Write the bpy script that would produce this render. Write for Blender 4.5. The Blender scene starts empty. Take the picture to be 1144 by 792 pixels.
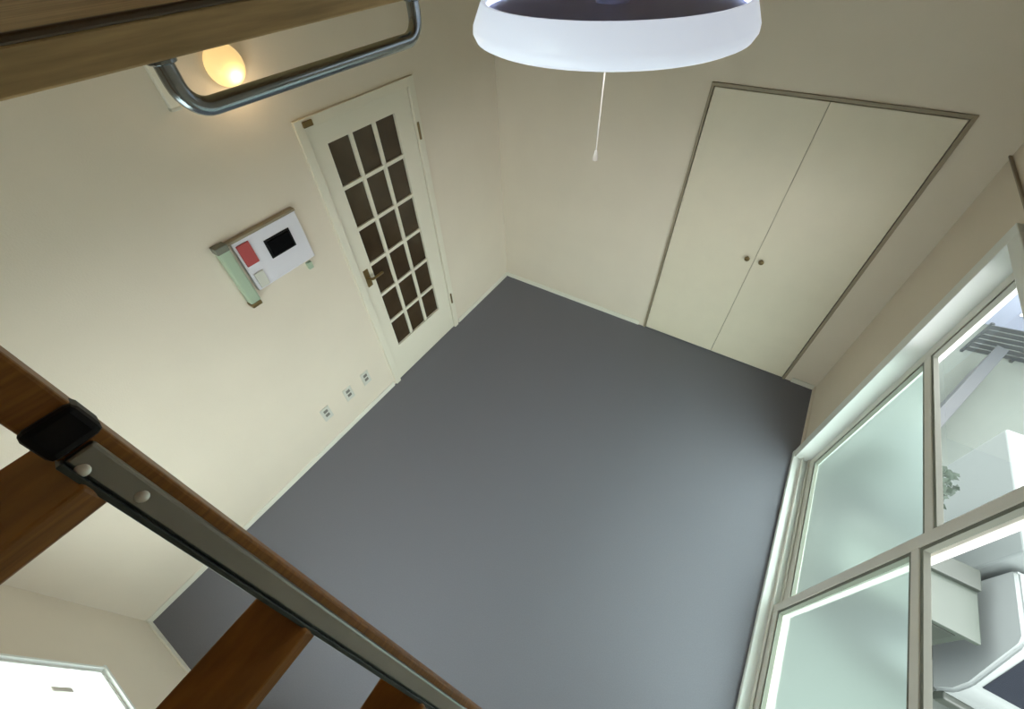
import bpy, bmesh, math, random
from mathutils import Vector, Matrix

random.seed(4)
S = bpy.context.scene
COL = S.collection

# ------------------------------------------------------------------ camera
CAM = Vector((2.0324, -2.8652, 2.6799))
F_PX = 459.45
cam_d = bpy.data.cameras.new('camera')
cam_d.sensor_width = 36.0
cam_d.lens = F_PX / 1144 * 36.0
cam_d.clip_start = 0.01
cam_d.clip_end = 300
cam = bpy.data.objects.new('camera', cam_d)
COL.objects.link(cam)
RX = Vector((0.8390, 0.5429, -0.0362)).normalized()
RZ = Vector((-0.3840, 0.5436, -0.7464)).normalized()
RY = RZ.cross(RX).normalized()
RX = RY.cross(RZ).normalized()
m = Matrix((( RX.x, -RY.x, -RZ.x), (RX.y, -RY.y, -RZ.y), (RX.z, -RY.z, -RZ.z)))
cam.matrix_world = Matrix.Translation(CAM) @ m.to_4x4()
S.camera = cam

def ray(u, v):
    return RX * ((u - 572) / F_PX) + RY * ((v - 396) / F_PX) + RZ

def on_z(u, v, z):
    d = ray(u, v); return CAM + d * ((z - CAM.z) / d.z)

def on_x(u, v, x):
    d = ray(u, v); return CAM + d * ((x - CAM.x) / d.x)

# ------------------------------------------------------------------ sky light
W = bpy.data.worlds.new('sky'); S.world = W
W.use_nodes = True
bg = W.node_tree.nodes['Background']
# overcast sky: zenith three times as bright as the horizon
wn = W.node_tree.nodes; wl_ = W.node_tree.links
geo = wn.new('ShaderNodeTexCoord'); sep = wn.new('ShaderNodeSeparateXYZ')
mr_ = wn.new('ShaderNodeMapRange')
mr_.inputs['From Min'].default_value = 0.0; mr_.inputs['From Max'].default_value = 1.0
mr_.inputs['To Min'].default_value = 0.7; mr_.inputs['To Max'].default_value = 1.35
wl_.new(geo.outputs['Generated'], sep.inputs[0]); wl_.new(sep.outputs['Z'], mr_.inputs['Value'])
wl_.new(mr_.outputs['Result'], bg.inputs['Strength'])
bg.inputs['Color'].default_value = (0.98, 0.99, 1.0, 1)

S.view_settings.view_transform = 'Standard'
S.view_settings.look = 'None'
S.view_settings.gamma = 1.0
S.view_settings.use_curve_mapping = False
S.view_settings.exposure = 3.36

# room numbers (metres): corner behind the door and the closet is the origin
LX, LY, HC = 2.885, 3.684, 3.70
T = 0.12
WY0, WY1, WZ1 = -0.70, -2.86, 1.74       # tall window opening in wall_right
VX0, VX1, VZ0, VZ1 = 0.47, 1.97, 0.62, 1.74   # window opening in wall_front
UX0, UX1, UZ0, UZ1 = 0.55, 1.45, 2.80, 3.30     # added high window, out of view, to light the loft deck
DY0, DY1, DH = -1.645, -0.885, 1.965     # door opening
CX0, CX1, CXM, CH = 1.50, 2.67, 2.094, 1.925  # closet opening

def portal(name, loc, rot, sx, sy):
    d = bpy.data.lights.new(name, 'AREA'); d.shape = 'RECTANGLE'
    d.size, d.size_y = sx, sy
    d.cycles.is_portal = True
    o = bpy.data.objects.new(name, d); COL.objects.link(o)
    o.location = loc; o.rotation_euler = rot
portal('window_portal', (LX + 0.10, (WY0 + WY1) / 2, WZ1 / 2), (0, math.radians(90), 0), WZ1, WY0 - WY1)
portal('window_portal', ((VX0 + VX1) / 2, -LY - 0.11, (VZ0 + VZ1) / 2), (math.radians(90), 0, 0), VX1 - VX0, VZ1 - VZ0)

# ------------------------------------------------------------------ materials
def srgb(r, g, b):
    def f(c):
        c /= 255.0
        return c / 12.92 if c <= 0.04045 else ((c + 0.055) / 1.055) ** 2.4
    return (f(r), f(g), f(b), 1)

def mat(name, col, rough=0.6, metal=0.0, spec=0.5, noise=0.0, nscale=20, bump=0.0, bscale=200, emis=None, estr=0, stretch=None):
    M = bpy.data.materials.new(name); M.use_nodes = True
    nt = M.node_tree; b = nt.nodes['Principled BSDF']
    b.inputs['Base Color'].default_value = col
    b.inputs['Roughness'].default_value = rough
    b.inputs['Metallic'].default_value = metal
    b.inputs['Specular IOR Level'].default_value = spec
    tc = nt.nodes.new('ShaderNodeTexCoord')
    src = tc.outputs['Object']
    if stretch:
        mp = nt.nodes.new('ShaderNodeMapping'); mp.inputs['Scale'].default_value = stretch
        nt.links.new(src, mp.inputs['Vector']); src = mp.outputs['Vector']
    if noise:
        n = nt.nodes.new('ShaderNodeTexNoise'); n.inputs['Scale'].default_value = nscale
        n.inputs['Detail'].default_value = 6
        nt.links.new(src, n.inputs['Vector'])
        r = nt.nodes.new('ShaderNodeMapRange')
        r.inputs['From Min'].default_value = 0.3; r.inputs['From Max'].default_value = 0.7
        r.inputs['To Min'].default_value = 1 - noise; r.inputs['To Max'].default_value = 1 + noise
        nt.links.new(n.outputs['Fac'], r.inputs['Value'])
        mx = nt.nodes.new('ShaderNodeVectorMath'); mx.operation = 'SCALE'
        mx.inputs[0].default_value = col[:3]
        nt.links.new(r.outputs['Result'], mx.inputs['Scale'])
        nt.links.new(mx.outputs['Vector'], b.inputs['Base Color'])
    if bump:
        n2 = nt.nodes.new('ShaderNodeTexNoise'); n2.inputs['Scale'].default_value = bscale
        n2.inputs['Detail'].default_value = 3
        nt.links.new(src, n2.inputs['Vector'])
        bp = nt.nodes.new('ShaderNodeBump'); bp.inputs['Strength'].default_value = bump
        bp.inputs['Distance'].default_value = 0.004
        nt.links.new(n2.outputs['Fac'], bp.inputs['Height'])
        nt.links.new(bp.outputs['Normal'], b.inputs['Normal'])
    if emis:
        b.inputs['Emission Color'].default_value = emis
        b.inputs['Emission Strength'].default_value = estr
    return M

def glass_mat(name, frosted, clear_part=0.9, tint=(0.55, 0.67, 0.62, 1)):
    M = bpy.data.materials.new(name); M.use_nodes = True
    nt = M.node_tree; N = nt.nodes; L = nt.links
    N.clear()
    out = N.new('ShaderNodeOutputMaterial')
    gl = N.new('ShaderNodeBsdfGlossy'); gl.inputs['Roughness'].default_value = 0.25 if frosted else 0.03
    fr = N.new('ShaderNodeFresnel'); fr.inputs['IOR'].default_value = 1.4
    mix = N.new('ShaderNodeMixShader')
    if frosted:
        tl = N.new('ShaderNodeBsdfTranslucent'); tl.inputs['Color'].default_value = tint
        rf = N.new('ShaderNodeBsdfRefraction'); rf.inputs['Color'].default_value = tint
        rf.inputs['Roughness'].default_value = 0.45; rf.inputs['IOR'].default_value = 1.06
        m2 = N.new('ShaderNodeMixShader'); m2.inputs['Fac'].default_value = clear_part
        L.new(tl.outputs[0], m2.inputs[1]); L.new(rf.outputs[0], m2.inputs[2])
        body = m2.outputs[0]
    else:
        tr = N.new('ShaderNodeBsdfTransparent'); tr.inputs['Color'].default_value = (0.93, 0.95, 0.94, 1)
        body = tr.outputs[0]
    L.new(fr.outputs[0], mix.inputs['Fac'])
    L.new(body, mix.inputs[1]); L.new(gl.outputs[0], mix.inputs[2])
    L.new(mix.outputs[0], out.inputs['Surface'])
    return M

M = {}
M['wall'] = mat('wall_paper', srgb(224, 213, 196), 0.85, noise=0.02, nscale=3, bump=0.15, bscale=160)
M['ceil'] = mat('ceiling_wood', srgb(172, 136, 96), 0.6, noise=0.2, nscale=6, stretch=(1, 14, 1))
M['floor'] = mat('floor_grey', srgb(116, 116, 124), 0.75, spec=0.25, noise=0.05, nscale=180, bump=0.2, bscale=350)
M['white'] = mat('white_paint', srgb(232, 229, 216), 0.45)
M['door'] = mat('door_paint', srgb(228, 222, 205), 0.42)
M['closet'] = mat('closet_panel', srgb(226, 216, 195), 0.5, noise=0.02, nscale=6)
M['closet_frame'] = mat('closet_frame', srgb(150, 138, 116), 0.5)
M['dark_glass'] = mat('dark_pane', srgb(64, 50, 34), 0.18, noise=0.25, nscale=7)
M['wood'] = mat('dark_wood', srgb(142, 94, 38), 0.45, noise=0.28, nscale=14, stretch=(3, 1.0, 18))
M['deck'] = mat('loft_wood', srgb(180, 152, 108), 0.75, noise=0.22, nscale=9, stretch=(14, 1, 14))
M['deck_dark'] = mat('loft_nosing', srgb(74, 56, 34), 0.5)
M['alu'] = mat('aluminium', srgb(150, 152, 150), 0.3, metal=1.0)
M['alu_dark'] = mat('dark_aluminium', srgb(66, 72, 70), 0.4, metal=0.6)
M['chrome'] = mat('steel_tube', srgb(150, 158, 164), 0.22, metal=1.0)
M['black'] = mat('black_plastic', srgb(12, 10, 12), 0.55, spec=0.25)
M['screw'] = mat('screw_steel', srgb(225, 225, 220), 0.3, metal=0.7)
M['sash'] = mat('sash_metal', srgb(226, 223, 214), 0.45)
M['gasket'] = mat('window_gasket', srgb(120, 122, 110), 0.6)
M['casing'] = mat('window_casing', srgb(232, 236, 232), 0.4)
M['clear'] = glass_mat('clear_glass', False)
M['frost'] = glass_mat('frosted_glass', True)
M['opal'] = glass_mat('opal_glass', True, 0.25, (0.80, 0.90, 0.86, 1))
M['shade'] = mat('lamp_acrylic', srgb(228, 236, 250), 0.3, emis=(0.78, 0.86, 1.0, 1), estr=0.055)
M['housing'] = mat('lamp_housing', srgb(150, 154, 204), 0.35)
M['diffuser'] = mat('lamp_diffuser', srgb(240, 244, 250), 0.4, emis=(0.92, 0.96, 1.0, 1), estr=0.6)
M['cord'] = mat('cord_white', srgb(190, 182, 172), 0.6)
M['warm'] = mat('warm_bulb', srgb(255, 220, 150), 0.4, emis=(1.0, 0.70, 0.30, 1), estr=0.075)
M['plate'] = mat('outlet_plate', srgb(206, 205, 195), 0.4)
M['slot'] = mat('outlet_slot', srgb(120, 118, 110), 0.5)
M['red'] = mat('red_card', srgb(176, 74, 74), 0.6)
M['screen'] = mat('black_screen', srgb(6, 6, 8), 0.8, spec=0.1)
M['panel'] = mat('panel_white', srgb(226, 224, 232), 0.5)
M['green'] = mat('pale_green', srgb(172, 190, 166), 0.45)
M['brass'] = mat('dull_brass', srgb(120, 100, 62), 0.4, metal=0.5)

# ------------------------------------------------------------------ mesh helpers
def add_box(bm, lo, hi, bev=0.0, mtx=None):
    c = [(a + b) / 2 for a, b in zip(lo, hi)]
    s = [abs(b - a) for a, b in zip(lo, hi)]
    t = bmesh.new()
    bmesh.ops.create_cube(t, size=1.0, matrix=Matrix.Translation(c) @ Matrix.Diagonal((*s, 1)))
    if bev > 0:
        bmesh.ops.bevel(t, geom=list(t.edges), offset=min(bev, 0.45 * min(s)), segments=2, affect='EDGES', profile=0.5)
    if mtx is not None:
        bmesh.ops.transform(t, matrix=mtx, verts=t.verts)
    me = bpy.data.meshes.new('tmp'); t.to_mesh(me); t.free()
    bm.from_mesh(me); bpy.data.meshes.remove(me)

def lathe(bm, prof, seg=48, mtx=None, close=False):
    rings = []
    for r, z in prof:
        if r < 1e-6:
            rings.append([bm.verts.new((0, 0, z))])
        else:
            rings.append([bm.verts.new((r * math.cos(2 * math.pi * i / seg), r * math.sin(2 * math.pi * i / seg), z)) for i in range(seg)])
    new = [v for r in rings for v in r]
    pairs = list(zip(rings[:-1], rings[1:]))
    if close: pairs.append((rings[-1], rings[0]))
    for a, b in pairs:
        for i in range(seg):
            j = (i + 1) % seg
            if len(a) == 1 and len(b) == 1: continue
            if len(a) == 1: bm.faces.new((a[0], b[i], b[j]))
            elif len(b) == 1: bm.faces.new((a[i], a[j], b[0]))
            else: bm.faces.new((a[i], a[j], b[j], b[i]))
    if mtx is not None:
        bmesh.ops.transform(bm, matrix=mtx, verts=new)

def tube(bm, pts, r, seg=12):
    pts = [Vector(p) for p in pts]
    rings = []
    ref = None
    for i, p in enumerate(pts):
        d = (pts[min(i + 1, len(pts) - 1)] - pts[max(i - 1, 0)]).normalized()
        if ref is None:
            ref = d.orthogonal().normalized()
        ref = (ref - d * ref.dot(d)).normalized()
        o = d.cross(ref)
        rings.append([bm.verts.new(p + (ref * math.cos(2 * math.pi * k / seg) + o * math.sin(2 * math.pi * k / seg)) * r) for k in range(seg)])
    for a, b in zip(rings[:-1], rings[1:]):
        for k in range(seg):
            bm.faces.new((a[k], a[(k + 1) % seg], b[(k + 1) % seg], b[k]))
    bm.faces.new(rings[0][::-1]); bm.faces.new(rings[-1])

def obj(name, bm, material, parent=None, smooth=False, at=None, face=None):
    """mesh built in world coordinates; a child is stored relative to its parent's base"""
    if face is None:
        bmesh.ops.recalc_face_normals(bm, faces=bm.faces)
    else:                                   # a single glass sheet: turn it to face the room
        bm.normal_update()
        for f in bm.faces:
            if f.normal.dot(Vector(face)) < 0: f.normal_flip()
    me = bpy.data.meshes.new(name)
    off = Vector((0, 0, 0))
    if at is not None: off = Vector(at)
    if parent is not None:
        base = Vector(parent['_w'])
    else:
        base = off
    bmesh.ops.translate(bm, verts=bm.verts, vec=-(off if at is not None else base))
    if smooth:
        for f in bm.faces: f.smooth = True
    bm.to_mesh(me); bm.free()
    if smooth:
        try: me.set_sharp_from_angle(angle=math.radians(38))
        except Exception: pass
    me.materials.append(M[material] if isinstance(material, str) else material)
    o = bpy.data.objects.new(name, me); COL.objects.link(o)
    if parent is not None:
        o.parent = parent
        o.location = (off - base) if at is not None else (0, 0, 0)
        o['_w'] = tuple(off if at is not None else base)
    else:
        o.location = off; o['_w'] = tuple(off)
    return o

def boxo(name, lo, hi, material, parent=None, bev=0.003, at=None):
    bm = bmesh.new(); add_box(bm, lo, hi, bev)
    return obj(name, bm, material, parent, at=at)

def tag(o, label=None, cat=None, group=None, kind=None):
    if label: o['label'] = label
    if cat: o['category'] = cat
    if group: o['group'] = group
    if kind: o['kind'] = kind
    return o

def empty(name, loc, label, cat, group=None, kind=None):
    o = bpy.data.objects.new(name, None); COL.objects.link(o)
    o.location = loc; o['_w'] = tuple(loc); o.empty_display_size = 0.1
    return tag(o, label, cat, group, kind)

def multi(name, boxes, material, parent=None, bev=0.0, at=None):
    bm = bmesh.new()
    for lo, hi in boxes: add_box(bm, lo, hi, bev)
    return obj(name, bm, material, parent, at=at)

# ------------------------------------------------------------------ the room
tag(boxo('floor', (-T, -LY - T, -0.15), (LX + T, T, 0), 'floor', bev=0), 'smooth dark grey floor of the empty room', 'floor', kind='structure')
tag(boxo('ceiling', (-T, -LY - T, HC), (LX + T, T, HC + 0.12), 'ceil', bev=0), 'brown wooden ceiling above the loft', 'ceiling', kind='structure')
tag(multi('wall_left', [((-T, -LY - T, 0), (0, DY0, HC)), ((-T, DY1, 0), (0, T, HC)), ((-T, DY0, DH), (0, DY1, HC))], 'wall'),
    'cream papered wall with the paned door and low outlets', 'wall', kind='structure')
tag(multi('wall_back', [((0, 0, 0), (CX0, T, HC)), ((CX1, 0, 0), (LX + T, T, HC)), ((CX0, 0, CH), (CX1, T, HC))], 'wall'),
    'cream papered wall with the built-in closet', 'wall', kind='structure')
tag(multi('wall_right', [((LX, WY0, 0), (LX + T, 0, HC)), ((LX, -LY - T, 0), (LX + T, WY1, HC)), ((LX, WY1, WZ1), (LX + T, WY0, HC))], 'wall'),
    'shaded cream wall around the tall sliding window', 'wall', kind='structure')
tag(multi('wall_front', [((0, -LY - T, 0), (VX0, -LY, HC)), ((VX1, -LY - T, 0), (LX, -LY, HC)), ((VX0, -LY - T, VZ1), (VX1, -LY, UZ0)), ((VX0, -LY - T, UZ0), (UX0, -LY, UZ1)), ((UX1, -LY - T, UZ0), (VX1, -LY, UZ1)), ((VX0, -LY - T, UZ1), (VX1, -LY, HC)), ((VX0, -LY - T, 0), (VX1, -LY, VZ0))], 'wall'),
    'cream wall behind the ladder with the bright window', 'wall', kind='structure')
BH = 0.045
tag(multi('baseboard_left', [((0, -LY, 0), (0.009, -1.70, BH)), ((0, -0.83, 0), (0.009, -0.009, BH))], 'white', bev=0.002), 'low white baseboard along the door wall', 'baseboard', kind='structure')
tag(multi('baseboard_back', [((0.009, -0.009, 0), (CX0 - 0.05, 0, BH)), ((CX1 + 0.05, -0.009, 0), (LX - 0.009, 0, BH))], 'white', bev=0.002), 'low white baseboard beside the closet', 'baseboard', kind='structure')
tag(multi('baseboard_right', [((LX - 0.009, -0.62, 0), (LX, -0.009, BH))], 'wall', bev=0.002), 'low cream baseboard between closet and tall window', 'baseboard', kind='structure')
tag(multi('baseboard_front', [((0.009, -LY, 0), (LX, -LY + 0.009, BH))], 'white', bev=0.002), 'low white baseboard under the bright window', 'baseboard', kind='structure')

# ------------------------------------------------------------------ paned door
d1 = empty('door_1', (0, (DY0 + DY1) / 2, 0), 'cream door with eighteen small dark glass panes', 'door', kind='structure')
multi('door_frame', [((-0.10, DY0 - 0.036, 0), (0.014, DY0 + 0.012, DH + 0.036)), ((-0.10, DY1 - 0.012, 0), (0.014, DY1 + 0.036, DH + 0.036)),
                     ((-0.10, DY0 + 0.012, DH - 0.012), (0.014, DY1 - 0.012, DH + 0.036))], 'door', d1, bev=0.002)
ly0, ly1, lz0, lz1 = DY0 + 0.016, DY1 - 0.016, 0.008, DH - 0.016
gy0, gy1, gz0, gz1 = -1.530, -1.035, 0.325, 1.852
leaf = multi('door_leaf', [((-0.040, ly0, lz0), (-0.002, gy0, lz1)), ((-0.040, gy1, lz0), (-0.002, ly1, lz1)),
                           ((-0.040, gy0, lz0), (-0.002, gy1, gz0)), ((-0.040, gy0, gz1), (-0.002, gy1, lz1))], 'door', d1, bev=0.0)
mw = 0.024
nc, nr = 3, 6
pw = (gy1 - gy0 - (nc - 1) * mw) / nc
ph = (gz1 - gz0 - (nr - 1) * mw) / nr
for c in range(1, nc):
    y = gy0 + c * pw + (c - 1) * mw
    boxo('glazing_bar', (-0.034, y, gz0), (-0.006, y + mw, gz1), 'door', leaf, bev=0.003)
for r in range(1, nr):
    z = gz0 + r * ph + (r - 1) * mw
    for c in range(nc):
        y = gy0 + c * (pw + mw)
        boxo('glazing_bar', (-0.032, y, z), (-0.008, y + pw, z + mw), 'door', leaf, bev=0.003)
for r in range(nr):
    for c in range(nc):
        y = gy0 + c * (pw + mw); z = gz0 + r * (ph + mw)
        boxo('pane', (-0.026, y, z), (-0.020, y + pw, z + ph), 'dark_glass', leaf, bev=0)
hd = boxo('handle', (-0.002, -1.605, 0.96), (0.006, -1.565, 1.09), 'brass', d1, bev=0.004)
bm = bmesh.new(); tube(bm, [(0.004, -1.585, 1.03), (0.03, -1.585, 1.03), (0.042, -1.578, 1.03), (0.045, -1.56, 1.03), (0.045, -1.49, 1.03)], 0.009)
obj('lever', bm, 'brass', hd, smooth=True)
for z in (0.34, 1.71):
    bm = bmesh.new(); tube(bm, [(0.016, DY1 + 0.002, z - 0.05), (0.016, DY1 + 0.002, z + 0.05)], 0.008)
    obj('hinge', bm, 'brass', d1, smooth=True)
boxo('latch_plate', (0.013, -1.640, 1.962), (0.024, -1.585, 1.99), 'brass', d1, bev=0.003)
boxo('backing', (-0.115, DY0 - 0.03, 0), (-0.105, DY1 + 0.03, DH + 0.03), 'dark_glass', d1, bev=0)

# ------------------------------------------------------------------ built-in closet
cl = empty('closet', ((CX0 + CX1) / 2, 0, 0), 'built-in closet with two tall plain cream doors', 'closet')
multi('closet_frame', [((CX0 - 0.004, -0.010, 0), (CX0 + 0.012, 0.10, CH + 0.006)), ((CX1 - 0.012, -0.010, 0), (CX1 + 0.008, 0.10, CH + 0.006)),
                       ((CX0 + 0.012, -0.010, CH - 0.012), (CX1 - 0.012, 0.10, CH + 0.006))], 'closet_frame', cl, bev=0.002)
multi('carcass', [((CX0 - 0.02, 0.58, 0), (CX1 + 0.02, 0.60, CH)), ((CX0 - 0.02, T, 0), (CX0, 0.58, CH)), ((CX1, T, 0), (CX1 + 0.02, 0.58, CH)),
                  ((CX0, T, CH), (CX1, 0.58, CH + 0.02)), ((CX0, 0, -0.02), (CX1, 0.58, -0.001))], 'closet_frame', cl)
for a, b, kx in ((CX0 + 0.016, CXM - 0.0012, CXM - 0.045), (CXM + 0.0012, CX1 - 0.016, CXM + 0.045)):
    dr = boxo('closet_door', (a, -0.004, 0.010), (b, 0.018, CH - 0.017), 'closet', cl, bev=0.0025)
    bm = bmesh.new()
    lathe(bm, [(0, 0.030), (0.010, 0.030), (0.016, 0.026), (0.017, 0.020), (0.010, 0.012), (0.008, 0.0), (0, 0)], 20,
          Matrix.Translation((kx, -0.004, 0.945)) @ Matrix.Rotation(math.radians(90), 4, 'X'))
    obj('knob', bm, 'brass', dr, smooth=True)

# ------------------------------------------------------------------ tall sliding window
w1 = empty('window_1', (LX, (WY0 + WY1) / 2, 0), 'tall sliding window with frosted lower and clear upper panes', 'window', kind='structure')
cw = 0.035
multi('window_casing', [((LX - 0.035, WY0 - 0.02, 0), (LX + T, WY0 + cw + 0.02, WZ1 + cw)), ((LX - 0.035, WY1 - cw - 0.02, 0), (LX + T, WY1 + 0.02, WZ1 + cw)),
                        ((LX - 0.035, WY1 + 0.02, WZ1 - 0.02), (LX + T, WY0 - 0.02, WZ1 + cw))], 'casing', w1, bev=0.003)
boxo('sill', (LX - 0.045, WY1 - cw, 0), (LX + T, WY0 + cw, 0.030), 'casing', w1, bev=0.004)
multi('track', [((LX + 0.002, WY1 + 0.02, 0.030), (LX + 0.006, WY0 - 0.02, 0.060)), ((LX + 0.040, WY1 + 0.02, 0.030), (LX + 0.044, WY0 - 0.02, 0.060)),
                ((LX + 0.080, WY1 + 0.02, 0.030), (LX + 0.11, WY0 - 0.02, 0.060))], 'sash', w1)
def sash(x, ya, yb):
    # ya > yb ; stiles and rails of one sliding leaf
    st = 0.045; rl = 0.07; mr = 0.04; zm = 1.135
    z0, z1 = 0.045, WZ1 - 0.02
    s = multi('sash', [((x - 0.014, ya - st, z0), (x + 0.014, ya, z1)), ((x - 0.014, yb, z0), (x + 0.014, yb + st, z1)),
                       ((x - 0.014, yb + st, z0), (x + 0.014, ya - st, z0 + rl)), ((x - 0.014, yb + st, z1 - rl), (x + 0.014, ya - st, z1)),
                       ((x - 0.014, yb + st, zm), (x + 0.014, ya - st, zm + mr))], 'sash', w1, bev=0.002)
    for (za, zb, mt) in ((z0 + rl, zm, 'frost'), (zm + mr, z1 - rl, 'clear')):
        g = 0.014
        multi('gasket', [((x - 0.010, ya - st - g, za), (x + 0.010, ya - st, zb)), ((x - 0.010, yb + st, za), (x + 0.010, yb + st + g, zb)),
                         ((x - 0.010, yb + st + g, za), (x + 0.010, ya - st - g, za + g)), ((x - 0.010, yb + st + g, zb - g), (x + 0.010, ya - st - g, zb))], 'gasket', s)
        bm = bmesh.new()
        vs = [bm.verts.new(v) for v in ((x + 0.009, ya - st - g, za + g), (x + 0.009, yb + st + g, za + g), (x + 0.009, yb + st + g, zb - g), (x + 0.009, ya - st - g, zb - g))]
        bm.faces.new(vs)
        obj('pane', bm, mt, s, face=(-1, 0, 0))
sash(LX + 0.062, WY0 - 0.022, -1.800)
sash(LX + 0.024, -1.745, WY1 + 0.022)
tag(boxo('trim_1', (LX - 0.012, -2.95, 1.785), (LX, -0.001, 1.793), 'closet_frame', bev=0.002), 'thin dark rail above the tall window', 'trim', kind='structure')

# ------------------------------------------------------------------ window behind the ladder
w2 = empty('window_2', ((VX0 + VX1) / 2, -LY, VZ0), 'bright frosted window low in the corner behind the ladder', 'window', kind='structure')
multi('window_casing', [((VX0 - 0.006, -LY - T, VZ0), (VX0 + 0.006, -LY + 0.004, VZ1)), ((VX1 - 0.006, -LY - T, VZ0), (VX1 + 0.006, -LY + 0.004, VZ1)),
                        ((VX0 - 0.006, -LY - T, VZ1 - 0.006), (VX1 + 0.006, -LY + 0.004, VZ1 + 0.006))], 'casing', w2, bev=0.001)
boxo('sill', (VX0 - 0.008, -LY - T, VZ0 - 0.010), (VX1 + 0.008, -LY + 0.008, VZ0 + 0.004), 'casing', w2, bev=0.002)
xm = (VX0 + VX1) / 2
for (a, b, y) in ((VX0 + 0.006, xm + 0.02, -LY - 0.014), (xm - 0.02, VX1 - 0.006, -LY - 0.040)):
    z0, z1 = VZ0 + 0.004, VZ1 - 0.006; q_ = 0.016
    s = multi('sash', [((a, y - 0.010, z0), (a + q_, y + 0.010, z1)), ((b - q_, y - 0.010, z0), (b, y + 0.010, z1)),
                       ((a + q_, y - 0.010, z0), (b - q_, y + 0.010, z0 + q_)), ((a + q_, y - 0.010, z1 - q_), (b - q_, y + 0.010, z1))], 'casing', w2, bev=0.002)
    bm = bmesh.new()
    bm.faces.new([bm.verts.new(v) for v in ((a + q_, y, z0 + q_), (b - q_, y, z0 + q_), (b - q_, y, z1 - q_), (a + q_, y, z1 - q_))])
    obj('pane', bm, 'opal', s, face=(0, 1, 0))
    if a < xm - 0.1:
        boxo('pull_grip', (0.600, y, 0.84), (0.626, y + 0.014, 0.93), 'sash', s, bev=0.005)

# ------------------------------------------------------------------ unseen high window, added to brighten the loft deck
w3 = empty('added_high_window', ((UX0 + UX1) / 2, -LY, UZ0), 'unseen high frosted window added to light the loft deck', 'window', kind='structure')
multi('window_casing', [((UX0 - 0.01, -LY - T, UZ0 - 0.01), (UX0 + 0.03, -LY + 0.006, UZ1 + 0.01)), ((UX1 - 0.03, -LY - T, UZ0 - 0.01), (UX1 + 0.01, -LY + 0.006, UZ1 + 0.01)),
                        ((UX0 + 0.03, -LY - T, UZ0 - 0.01), (UX1 - 0.03, -LY + 0.006, UZ0 + 0.03)), ((UX0 + 0.03, -LY - T, UZ1 - 0.03), (UX1 - 0.03, -LY + 0.006, UZ1 + 0.01))], 'casing', w3, bev=0.002)
bm = bmesh.new()
bm.faces.new([bm.verts.new(v) for v in ((UX0 + 0.03, -LY - 0.05, UZ0 + 0.03), (UX1 - 0.03, -LY - 0.05, UZ0 + 0.03), (UX1 - 0.03, -LY - 0.05, UZ1 - 0.03), (UX0 + 0.03, -LY - 0.05, UZ1 - 0.03))])
obj('pane', bm, 'opal', w3, face=(0, 1, 0))

# ------------------------------------------------------------------ loft deck over the door side
DK = 1.50
lf = empty('loft_deck', (DK / 2, -LY / 2, 2.588), 'dark wooden loft deck edge across the upper left', 'loft', kind='structure')
multi('deck_board', [((0.0, -LY, 2.588), (DK - 0.012, 0, 2.617)), ((0.0, -LY, 2.617), (DK - 0.004, 0, 2.6235))], 'deck', lf, bev=0)
boxo('fascia', (DK - 0.012, -LY, 2.586), (DK, 0, 2.617), 'deck', lf, bev=0.002)
boxo('nosing', (DK - 0.004, -LY, 2.6171), (DK + 0.005, 0, 2.6240), 'deck_dark', lf, bev=0.002)

# ------------------------------------------------------------------ ladder
LD = empty('loft_ladder', (2.65, -3.14, 0), 'dark wooden loft ladder with aluminium side rail', 'ladder')
P1 = Vector((-0.405, 0, -0.318)) + Vector((CAM.x, 0, CAM.z))   # rung one, in the plane of the rails
U = Vector((0.4035, 0, -0.915)).normalized()                    # down along the ladder
Nn = Vector((0.915, 0, 0.4035)).normalized()                    # out of the ladder, towards the climber
top_k = (P1.z - 2.66) / 0.915
bot_k = (P1.z - 0.0) / 0.915
def lad(y0, y1, n0, n1, k0, k1, bev=0.003):
    """box in ladder axes: y, out, along"""
    bm = bmesh.new()
    A = Matrix(((0, Nn.x, U.x, P1.x), (1, Nn.y, U.y, 0), (0, Nn.z, U.z, P1.z), (0, 0, 0, 1)))
    add_box(bm, (y0, n0, k0), (y1, n1, k1), bev, A)
    return bm
YR, YL = -2.940, -3.340
for (a, b) in ((YR, YR + 0.036), (YL - 0.036, YL)):
    bmx = lad(a, b, -0.030, 0.012, -0.27, bot_k + 0.02)
    bmesh.ops.bisect_plane(bmx, geom=bmx.verts[:] + bmx.edges[:] + bmx.faces[:], plane_co=(0, 0, 0.0), plane_no=(0, 0, 1), clear_inner=True)
    bmesh.ops.holes_fill(bmx, edges=[e for e in bmx.edges if e.is_boundary])
    st = obj('stringer', bmx, 'wood', LD)
    ra = obj('side_rail', lad(a + 0.003, b - 0.010, 0.0121, 0.022, -0.022, bot_k - 0.06), 'alu', st)
    lo = obj('rail_lip', lad(a - 0.002, a + 0.003, 0.0, 0.026, -0.022, bot_k - 0.06, 0.001), 'alu_dark', st)
    obj('rail_bracket', lad(a - 0.002, b + 0.002, -0.02, 0.024, -0.056, -0.024, 0.006), 'black', st)
    for k in (-0.008, 0.040):
        bm = bmesh.new()
        c = P1 + U * k + Nn * 0.022
        mt = Matrix.Translation((c.x, (a + b) / 2 - 0.004 - (0.008 if k < 0 else 0), c.z)) @ Nn.to_track_quat('Z', 'Y').to_matrix().to_4x4()
        lathe(bm, [(0, 0.003), (0.003, 0.0028), (0.0055, 0.001), (0.0055, 0), (0, 0)], 14, mt)
        obj('screw', bm, 'screw', st, smooth=True)
sp = 0.2825
for i in range(9):
    c = P1 + U * (sp * i)
    if c.z < 0.1: break
    boxo('tread', (c.x - 0.052, YL, c.z - 0.016), (c.x + 0.030, YR, c.z + 0.012), 'wood', LD, bev=0.003)

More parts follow.
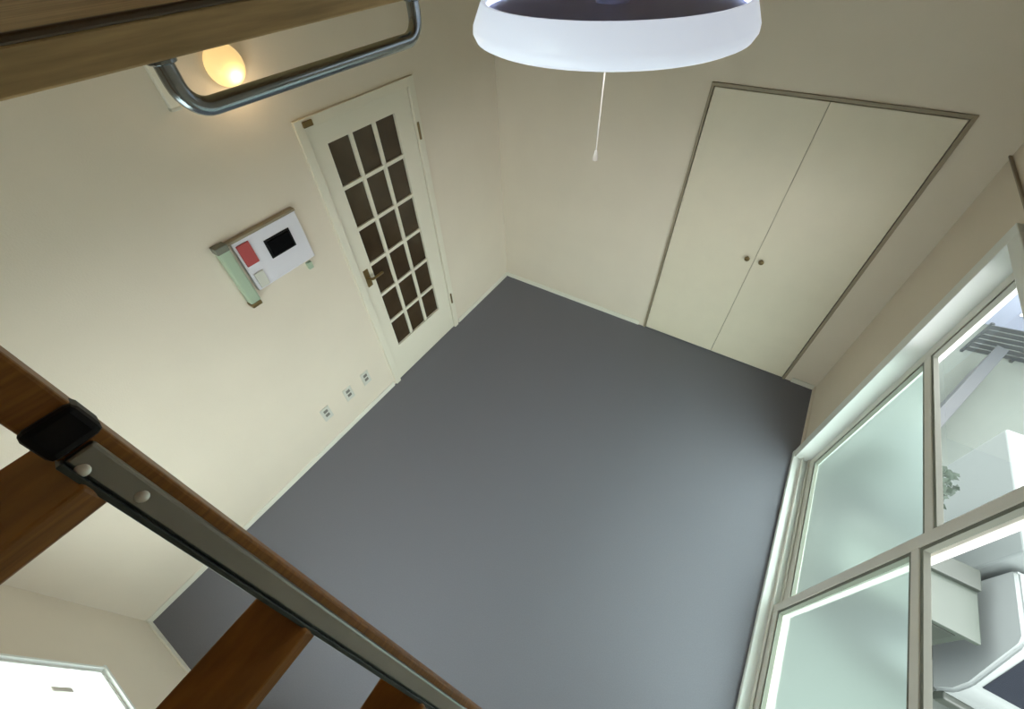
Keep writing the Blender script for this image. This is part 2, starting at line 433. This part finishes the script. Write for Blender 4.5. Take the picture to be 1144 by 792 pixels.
# ------------------------------------------------------------------ steel grab bar on the loft edge
gx = DK - 0.014
zt = 2.586
y0 = on_x(190, 85, gx).y; y1 = on_x(462, 10, gx).y
zb = on_x(300, 97, gx).z; rr = 0.026
gp = [(gx, y0, zt)]
for k in range(0, 9):
    a = math.pi / 2 * k / 8
    gp.append((gx, y0 + rr - rr * math.cos(a), zb + rr - rr * math.sin(a)))
for k in range(0, 9):
    a = math.pi / 2 * k / 8
    gp.append((gx, y1 - rr + rr * math.sin(a), zb + rr - rr * math.cos(a)))
gp.append((gx, y1, zt))
bm = bmesh.new(); tube(bm, gp, 0.0095, 14)
gb = empty('grab_bar', (gx, (y0 + y1) / 2, zt), 'bent steel grab bar fixed under the loft edge', 'grab bar')
obj('bar', bm, 'chrome', gb, smooth=True)
for y in (y0, y1):
    bm = bmesh.new(); lathe(bm, [(0, 0), (0.0135, 0), (0.0135, -0.003), (0.012, -0.004), (0, -0.004)], 20, Matrix.Translation((gx, y, zt)))
    obj('flange', bm, 'chrome', gb, smooth=True)

# ------------------------------------------------------------------ pendant lamp with pull cord
pc = CAM + Vector((-0.291, 0.700, -0.131))
pl = empty('pendant_lamp', (pc.x, pc.y, HC), 'round white pendant lamp with dark blue top hanging by the loft', 'lamp')
TR = Matrix.Translation((pc.x, pc.y, pc.z))
bm = bmesh.new()
lathe(bm, [(0.184, -0.012), (0.193, -0.008), (0.197, 0.0), (0.196, 0.008), (0.185, 0.030), (0.182, 0.034), (0.178, 0.034), (0.176, 0.030), (0.187, 0.006), (0.182, -0.009)], 72, TR, close=True)
obj('shade', bm, 'shade', pl, smooth=True)
bm = bmesh.new()
lathe(bm, [(0, 0.026), (0.15, 0.025), (0.177, 0.022), (0.177, 0.012), (0, 0.010)], 72, TR)
hs = obj('housing', bm, 'housing', pl, smooth=True)
bm = bmesh.new(); lathe(bm, [(0, 0.040), (0.012, 0.039), (0.02, 0.034), (0.024, 0.024), (0, 0.024)], 36, TR)
obj('hub', bm, 'housing', hs, smooth=True)
bm = bmesh.new(); lathe(bm, [(0, -0.016), (0.10, -0.015), (0.17, -0.011), (0.183, -0.006), (0.183, 0.002), (0, 0.004)], 72, TR)
obj('diffuser', bm, 'diffuser', pl, smooth=True)
bm = bmesh.new(); tube(bm, [(pc.x, pc.y, pc.z + 0.035), (pc.x, pc.y, HC - 0.03)], 0.004, 8)
obj('suspension_cord', bm, 'cord', pl, smooth=True)
bm = bmesh.new(); lathe(bm, [(0, -0.035), (0.03, -0.035), (0.05, -0.015), (0.05, 0), (0, 0)], 32, Matrix.Translation((pc.x, pc.y, HC)))
obj('ceiling_rose', bm, 'white', pl, smooth=True)
bm = bmesh.new(); tube(bm, [(pc.x - 0.004, pc.y + 0.01, pc.z - 0.012), (pc.x - 0.004, pc.y + 0.01, 2.37)], 0.0013, 8)
pcord = obj('pull_cord', bm, 'cord', pl, smooth=True)
bm = bmesh.new(); lathe(bm, [(0, 0.018), (0.002, 0.017), (0.0042, 0.004), (0.0042, 0.0), (0, -0.001)], 14, Matrix.Translation((pc.x - 0.004, pc.y + 0.01, 2.353)))
obj('cord_end', bm, 'cord', pcord, smooth=True)

# ------------------------------------------------------------------ warm wall lamp under the loft
wl = empty('wall_lamp', (0, -1.87, 2.27), 'small glowing warm wall lamp above left of the paned door', 'lamp')
RM = Matrix.Translation((0, -1.87, 2.27)) @ Matrix.Rotation(math.radians(90), 4, 'Y')
bm = bmesh.new(); lathe(bm, [(0, 0.016), (0.06, 0.016), (0.066, 0.012), (0.066, 0), (0, 0)], 32, RM)
obj('back_plate', bm, 'white', wl, smooth=True)
bm = bmesh.new()
lathe(bm, [(0.0, 0.085)] + [(0.075 * math.sin(a), 0.016 + 0.069 * math.cos(a)) for a in [math.pi / 2 * k / 8 for k in range(1, 9)]] + [(0, 0.016)], 32, RM)
obj('globe', bm, 'warm', wl, smooth=True)
ld = bpy.data.lights.new('bulb', 'POINT'); ld.energy = 0.07; ld.color = (1.0, 0.72, 0.42); ld.shadow_soft_size = 0.03
lo_ = bpy.data.objects.new('bulb', ld); COL.objects.link(lo_); lo_.parent = wl; lo_.location = (0.10, 0.0, -0.05)

# ------------------------------------------------------------------ white cable cover on the wall
cc = empty('cable_cover', (0, -2.118, 2.185), 'short white cable cover running down the wall beside the grab bar', 'cable cover')
boxo('channel', (0, -2.135, 2.185), (0.022, -2.100, 2.585), 'white', cc, bev=0.004)
boxo('end_cap', (0, -2.138, 2.178), (0.024, -2.097, 2.190), 'plate', cc, bev=0.003)

# ------------------------------------------------------------------ wall panel beside the door
wp = empty('wall_panel', (0, -2.06, 1.31), 'white wall panel with black screen, red card and green edge strip', 'wall panel')
bm = bmesh.new(); add_box(bm, (0, -2.215, 1.375), (0.022, -1.862, 1.650), 0.006)
pn = obj('panel', bm, 'panel', wp)
boxo('top_rail', (0, -2.285, 1.650), (0.032, -1.862, 1.664), 'closet_frame', wp, bev=0.003)
boxo('screen', (0.022, -2.066, 1.498), (0.036, -1.945, 1.580), 'screen', wp, bev=0.004)
boxo('screen_bezel', (0.022, -2.078, 1.488), (0.027, -1.933, 1.590), 'black', wp, bev=0.002)
boxo('red_card', (0.022, -2.205, 1.515), (0.030, -2.140, 1.630), 'red', wp, bev=0.004)
gs = boxo('edge_strip', (0, -2.292, 1.345), (0.045, -2.235, 1.650), 'green', wp, bev=0.010)
boxo('strip_cap', (0, -2.294, 1.325), (0.047, -2.240, 1.348), 'brass', gs, bev=0.004)
boxo('strip_cap', (0, -2.296, 1.640), (0.047, -2.236, 1.672), 'gasket', gs, bev=0.004)
boxo('corner_clip', (0, -1.925, 1.318), (0.020, -1.895, 1.360), 'green', wp, bev=0.004)
boxo('pocket', (0.022, -2.200, 1.385), (0.030, -2.150, 1.470), 'plate', wp, bev=0.003)

# ------------------------------------------------------------------ low outlets on the door wall
outl = []
src = None
for i, (y, lab) in enumerate(((-2.27, 'farthest outlet plate from the paned door, low on wall'), (-2.068, 'middle of three low outlet plates on the cream wall'), (-1.90, 'low outlet plate nearest to the paned door'))):
    e = empty('wall_outlet', (0, y, 0.31), lab, 'outlet', 'low outlets beside the door')
    if src is None:
        boxo('plate', (0, y - 0.035, 0.25), (0.008, y + 0.035, 0.37), 'plate', e, bev=0.003)
        for z in (0.285, 0.325):
            boxo('socket', (0.008, y - 0.016, z), (0.0095, y + 0.016, z + 0.026), 'slot', e, bev=0.002)
        src = e
    else:
        for ch in src.children:
            c = ch.copy(); COL.objects.link(c); c.parent = e

# ------------------------------------------------------------------ outside, two storeys down
GZ = -5.6
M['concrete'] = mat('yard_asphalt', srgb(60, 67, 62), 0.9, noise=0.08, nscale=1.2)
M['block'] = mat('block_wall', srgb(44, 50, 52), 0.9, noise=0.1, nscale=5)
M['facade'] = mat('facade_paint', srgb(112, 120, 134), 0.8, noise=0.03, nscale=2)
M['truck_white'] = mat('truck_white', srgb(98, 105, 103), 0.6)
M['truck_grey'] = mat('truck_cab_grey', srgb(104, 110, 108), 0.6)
M['navy_glass'] = mat('navy_glass', srgb(10, 14, 24), 0.15)
M['tyre'] = mat('tyre_rubber', srgb(30, 30, 30), 0.8)
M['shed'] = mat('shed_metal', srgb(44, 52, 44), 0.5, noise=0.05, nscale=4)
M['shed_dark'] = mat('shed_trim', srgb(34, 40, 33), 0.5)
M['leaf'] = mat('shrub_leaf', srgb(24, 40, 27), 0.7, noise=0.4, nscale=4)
M['bark'] = mat('shrub_bark', srgb(70, 56, 40), 0.9)
M['slate'] = mat('fence_slate', srgb(26, 32, 35), 0.5)
M['teal'] = mat('house_window', srgb(82, 106, 108), 0.12)
M['roof'] = mat('house_roof', srgb(70, 74, 80), 0.7)

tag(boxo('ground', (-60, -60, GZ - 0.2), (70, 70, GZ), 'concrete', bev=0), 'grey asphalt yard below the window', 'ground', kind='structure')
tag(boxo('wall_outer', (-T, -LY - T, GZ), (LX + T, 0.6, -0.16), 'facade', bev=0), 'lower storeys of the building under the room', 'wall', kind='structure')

ev = tag(boxo('added_canopy', (LX + T, WY1 - 0.25, 2.02), (LX + T + 0.75, WY0 + 0.25, 2.10), 'facade', bev=0.005), 'unseen canopy added over the tall window to soften daylight', 'canopy', kind='structure')  # out of view, added to block steep sky light on the floor

# delivery truck: local x right, y back; nose towards -y
tb = on_z(1146, 720, GZ + 1.95)
TW, TL = 1.66, 3.3
tk = empty('delivery_truck', (tb.x, tb.y, GZ), 'small white delivery truck with dark navy windscreen parked in yard', 'truck')
X0, Y0 = tb.x, tb.y
def prism(bm, prof, x0, x1):
    a = [bm.verts.new((x0, y, z)) for y, z in prof]; b = [bm.verts.new((x1, y, z)) for y, z in prof]
    n = len(prof)
    bm.faces.new(a); bm.faces.new(b[::-1])
    for i in range(n):
        bm.faces.new((a[i], b[i], b[(i + 1) % n], a[(i + 1) % n]))
bm = bmesh.new()
prism(bm, [(Y0 - 0.42, GZ + 0.35), (Y0 - 0.46, GZ + 0.75), (Y0 - 0.40, GZ + 1.05), (Y0, GZ + 1.88), (Y0 + 0.10, GZ + 1.95), (Y0 + 0.98, GZ + 1.95), (Y0 + 1.02, GZ + 1.88), (Y0 + 1.02, GZ + 0.35)], X0, X0 + TW)
bmesh.ops.bevel(bm, geom=list(bm.edges), offset=0.04, segments=3, affect='EDGES')
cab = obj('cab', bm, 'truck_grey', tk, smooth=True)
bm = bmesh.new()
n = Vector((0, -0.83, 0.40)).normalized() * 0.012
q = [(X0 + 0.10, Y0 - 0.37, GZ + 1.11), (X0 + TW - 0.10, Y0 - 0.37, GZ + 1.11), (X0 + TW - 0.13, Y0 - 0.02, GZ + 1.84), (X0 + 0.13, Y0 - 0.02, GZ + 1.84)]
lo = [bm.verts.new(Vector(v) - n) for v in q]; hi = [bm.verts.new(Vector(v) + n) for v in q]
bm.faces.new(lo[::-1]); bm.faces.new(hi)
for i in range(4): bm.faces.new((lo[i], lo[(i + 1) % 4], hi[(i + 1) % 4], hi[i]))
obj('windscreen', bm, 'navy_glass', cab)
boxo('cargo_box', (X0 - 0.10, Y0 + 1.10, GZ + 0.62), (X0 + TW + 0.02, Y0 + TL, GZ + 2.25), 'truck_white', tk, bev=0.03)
boxo('chassis', (X0 + 0.2, Y0 + 0.2, GZ + 0.35), (X0 + TW - 0.2, Y0 + TL - 0.1, GZ + 0.62), 'tyre', tk, bev=0.01)
boxo('bumper', (X0 + 0.02, Y0 - 0.54, GZ + 0.32), (X0 + TW - 0.02, Y0 - 0.42, GZ + 0.55), 'shed_dark', tk, bev=0.03)
for yy_ in (Y0 + 0.35, Y0 + 2.6):
    for x in (X0 + 0.02, X0 + TW - 0.20):
        bm = bmesh.new(); lathe(bm, [(0, 0), (0.17, 0), (0.28, 0.01), (0.30, 0.04), (0.30, 0.14), (0.28, 0.17), (0.17, 0.18), (0, 0.18)], 24, Matrix.Translation((x, yy_, GZ + 0.30)) @ Matrix.Rotation(math.radians(90), 4, 'Y'))
        obj('wheel', bm, 'tyre', tk, smooth=True)

# storage shed beside the truck
a = on_z(1026, 690, GZ); b = on_z(1083, 612, GZ + 1.6)
sx1 = X0 - 0.25; sx0 = sx1 - 0.85
sy0 = a.y - 0.75; sy1 = sy0 + 0.9
sh = empty('storage_shed', ((sx0 + sx1) / 2, (sy0 + sy1) / 2, GZ), 'grey-green metal storage shed beside the truck', 'shed')
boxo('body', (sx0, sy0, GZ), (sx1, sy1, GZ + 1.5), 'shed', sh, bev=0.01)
boxo('roof', (sx0 - 0.06, sy0 - 0.06, GZ + 1.5), (sx1 + 0.06, sy1 + 0.06, GZ + 1.58), 'shed', sh, bev=0.01)
boxo('ridge', (sx0 - 0.06, sy1 - 0.25, GZ + 1.58), (sx1 + 0.06, sy1 + 0.06, GZ + 1.66), 'shed_dark', sh, bev=0.01)
dd = boxo('door', (sx0 + 0.1, sy0 - 0.02, GZ + 0.06), (sx1 - 0.1, sy0, GZ + 1.4), 'shed_dark', sh, bev=0.005)
boxo('handle', (sx0 + 0.16, sy0 - 0.04, GZ + 0.65), (sx0 + 0.19, sy0 - 0.02, GZ + 0.85), 'sash', dd, bev=0.003)

# shrubs
def shrub(c, r, h, label):
    e = empty('shrub', (c.x, c.y, GZ), label, 'shrub', None)
    bm = bmesh.new(); tube(bm, [(c.x, c.y, GZ), (c.x + 0.02, c.y, GZ + 0.4 * h), (c.x, c.y + 0.03, GZ + 0.7 * h)], 0.03, 8)
    obj('stem', bm, 'bark', e)
    bm = bmesh.new()
    for i in range(900):
        th = random.uniform(0, 2 * math.pi); ph_ = math.acos(random.uniform(-1, 1)); rr_ = random.uniform(0.75, 1.05)
        lob = 1 + 0.18 * math.sin(3 * th) * math.sin(2 * ph_)
        p = Vector((c.x + r * rr_ * lob * math.sin(ph_) * math.cos(th), c.y + r * rr_ * lob * math.sin(ph_) * math.sin(th), GZ + h * 0.55 + 0.45 * h * rr_ * math.cos(ph_)))
        u_ = Vector((random.gauss(0, 1), random.gauss(0, 1), random.gauss(0, 1))).normalized()
        w_ = u_.orthogonal().normalized(); s_ = random.uniform(0.05, 0.09)
        bm.faces.new([bm.verts.new(p + u_ * s_), bm.verts.new(p + w_ * s_ * 0.5), bm.verts.new(p - u_ * s_), bm.verts.new(p - w_ * s_ * 0.5)])
    bmesh.ops.create_icosphere(bm, subdivisions=3, radius=1.0, matrix=Matrix.Translation((c.x, c.y, GZ + h * 0.55)) @ Matrix.Diagonal((r * 0.85, r * 0.85, h * 0.4, 1)))
    obj('foliage', bm, 'leaf', e)
sq = on_z(1040, 548, GZ + 2.3)
sq.y = max(sq.y, sy1 + 0.06 + 0.38 * 1.3 + 0.12)
shrub(sq, 0.38, 2.6, 'tall dark green shrub beside the white truck')

# block wall running away from the building
p0 = on_z(1020, 492, GZ); p1 = on_z(1100, 404, GZ)
d = (p1 - p0).normalized(); L = (p1 - p0).length
bw = bpy.data.objects.new('block_wall', None); COL.objects.link(bw)
bw.location = p0; bw.rotation_euler = (0, 0, math.atan2(d.y, d.x)); bw['_w'] = (0, 0, 0)
tag(bw, 'low grey block wall crossing the yard', 'wall')
nb = int(L / 0.8)
for r_ in range(3):
    for i in range(nb):
        off = 0.4 if r_ % 2 else 0.0
        boxo('block', (i * 0.8 + off, -0.08, r_ * 0.2), (i * 0.8 + off + 0.78, 0.08, r_ * 0.2 + 0.185), 'block', bw, bev=0.008)
boxo('coping', (0, -0.11, 0.6), (nb * 0.8 + 0.4, 0.11, 0.66), 'slate', bw, bev=0.01)

# dark slatted fence in front of the house
p0 = on_z(1072, 392, GZ); p1 = on_z(1200, 420, GZ)
d = (p1 - p0).normalized(); L = (p1 - p0).length
fe = bpy.data.objects.new('slat_fence', None); COL.objects.link(fe)
fe.location = p0; fe.rotation_euler = (0, 0, math.atan2(d.y, d.x)); fe['_w'] = (0, 0, 0)
tag(fe, 'dark slate slatted fence in front of the pale house', 'fence')
for i in range(int(L / 1.0) + 1):
    boxo('post', (i * 1.0, -0.03, 0), (i * 1.0 + 0.06, 0.03, 1.0), 'slate', fe, bev=0.004)
for k in range(6):
    boxo('slat', (0, -0.05, 0.1 + k * 0.15), (L, -0.03, 0.1 + k * 0.15 + 0.12), 'slate', fe, bev=0.003)

# pale house behind the fence
hp = on_z(1085, 372, GZ)
ho = empty('neighbour_house', (hp.x + 4, hp.y + 3.2, GZ), 'pale house with teal windows beyond the dark fence', 'house')
hx0, hy0 = hp.x - 0.2, hp.y + 0.6
hw = boxo('wall', (hx0, hy0, GZ), (hx0 + 8, hy0 + 6, GZ + 3.0), 'facade', ho, bev=0.01)
for i in range(3):
    f_ = boxo('window', (hx0 + 0.9 + i * 2.4, hy0 - 0.04, GZ + 0.5), (hx0 + 2.5 + i * 2.4, hy0, GZ + 2.0), 'casing', ho, bev=0.01)
    for j in range(2):
        boxo('pane', (hx0 + 0.96 + i * 2.4 + j * 0.75, hy0 - 0.055, GZ + 0.56), (hx0 + 1.66 + i * 2.4 + j * 0.75, hy0 - 0.035, GZ + 1.94), 'teal', f_, bev=0)
boxo('roof', (hx0 - 0.3, hy0 - 0.3, GZ + 3.0), (hx0 + 8.3, hy0 + 6.3, GZ + 3.15), 'roof', ho, bev=0.02)
# drop the helper property
for o in bpy.data.objects:
    if '_w' in o: del o['_w']
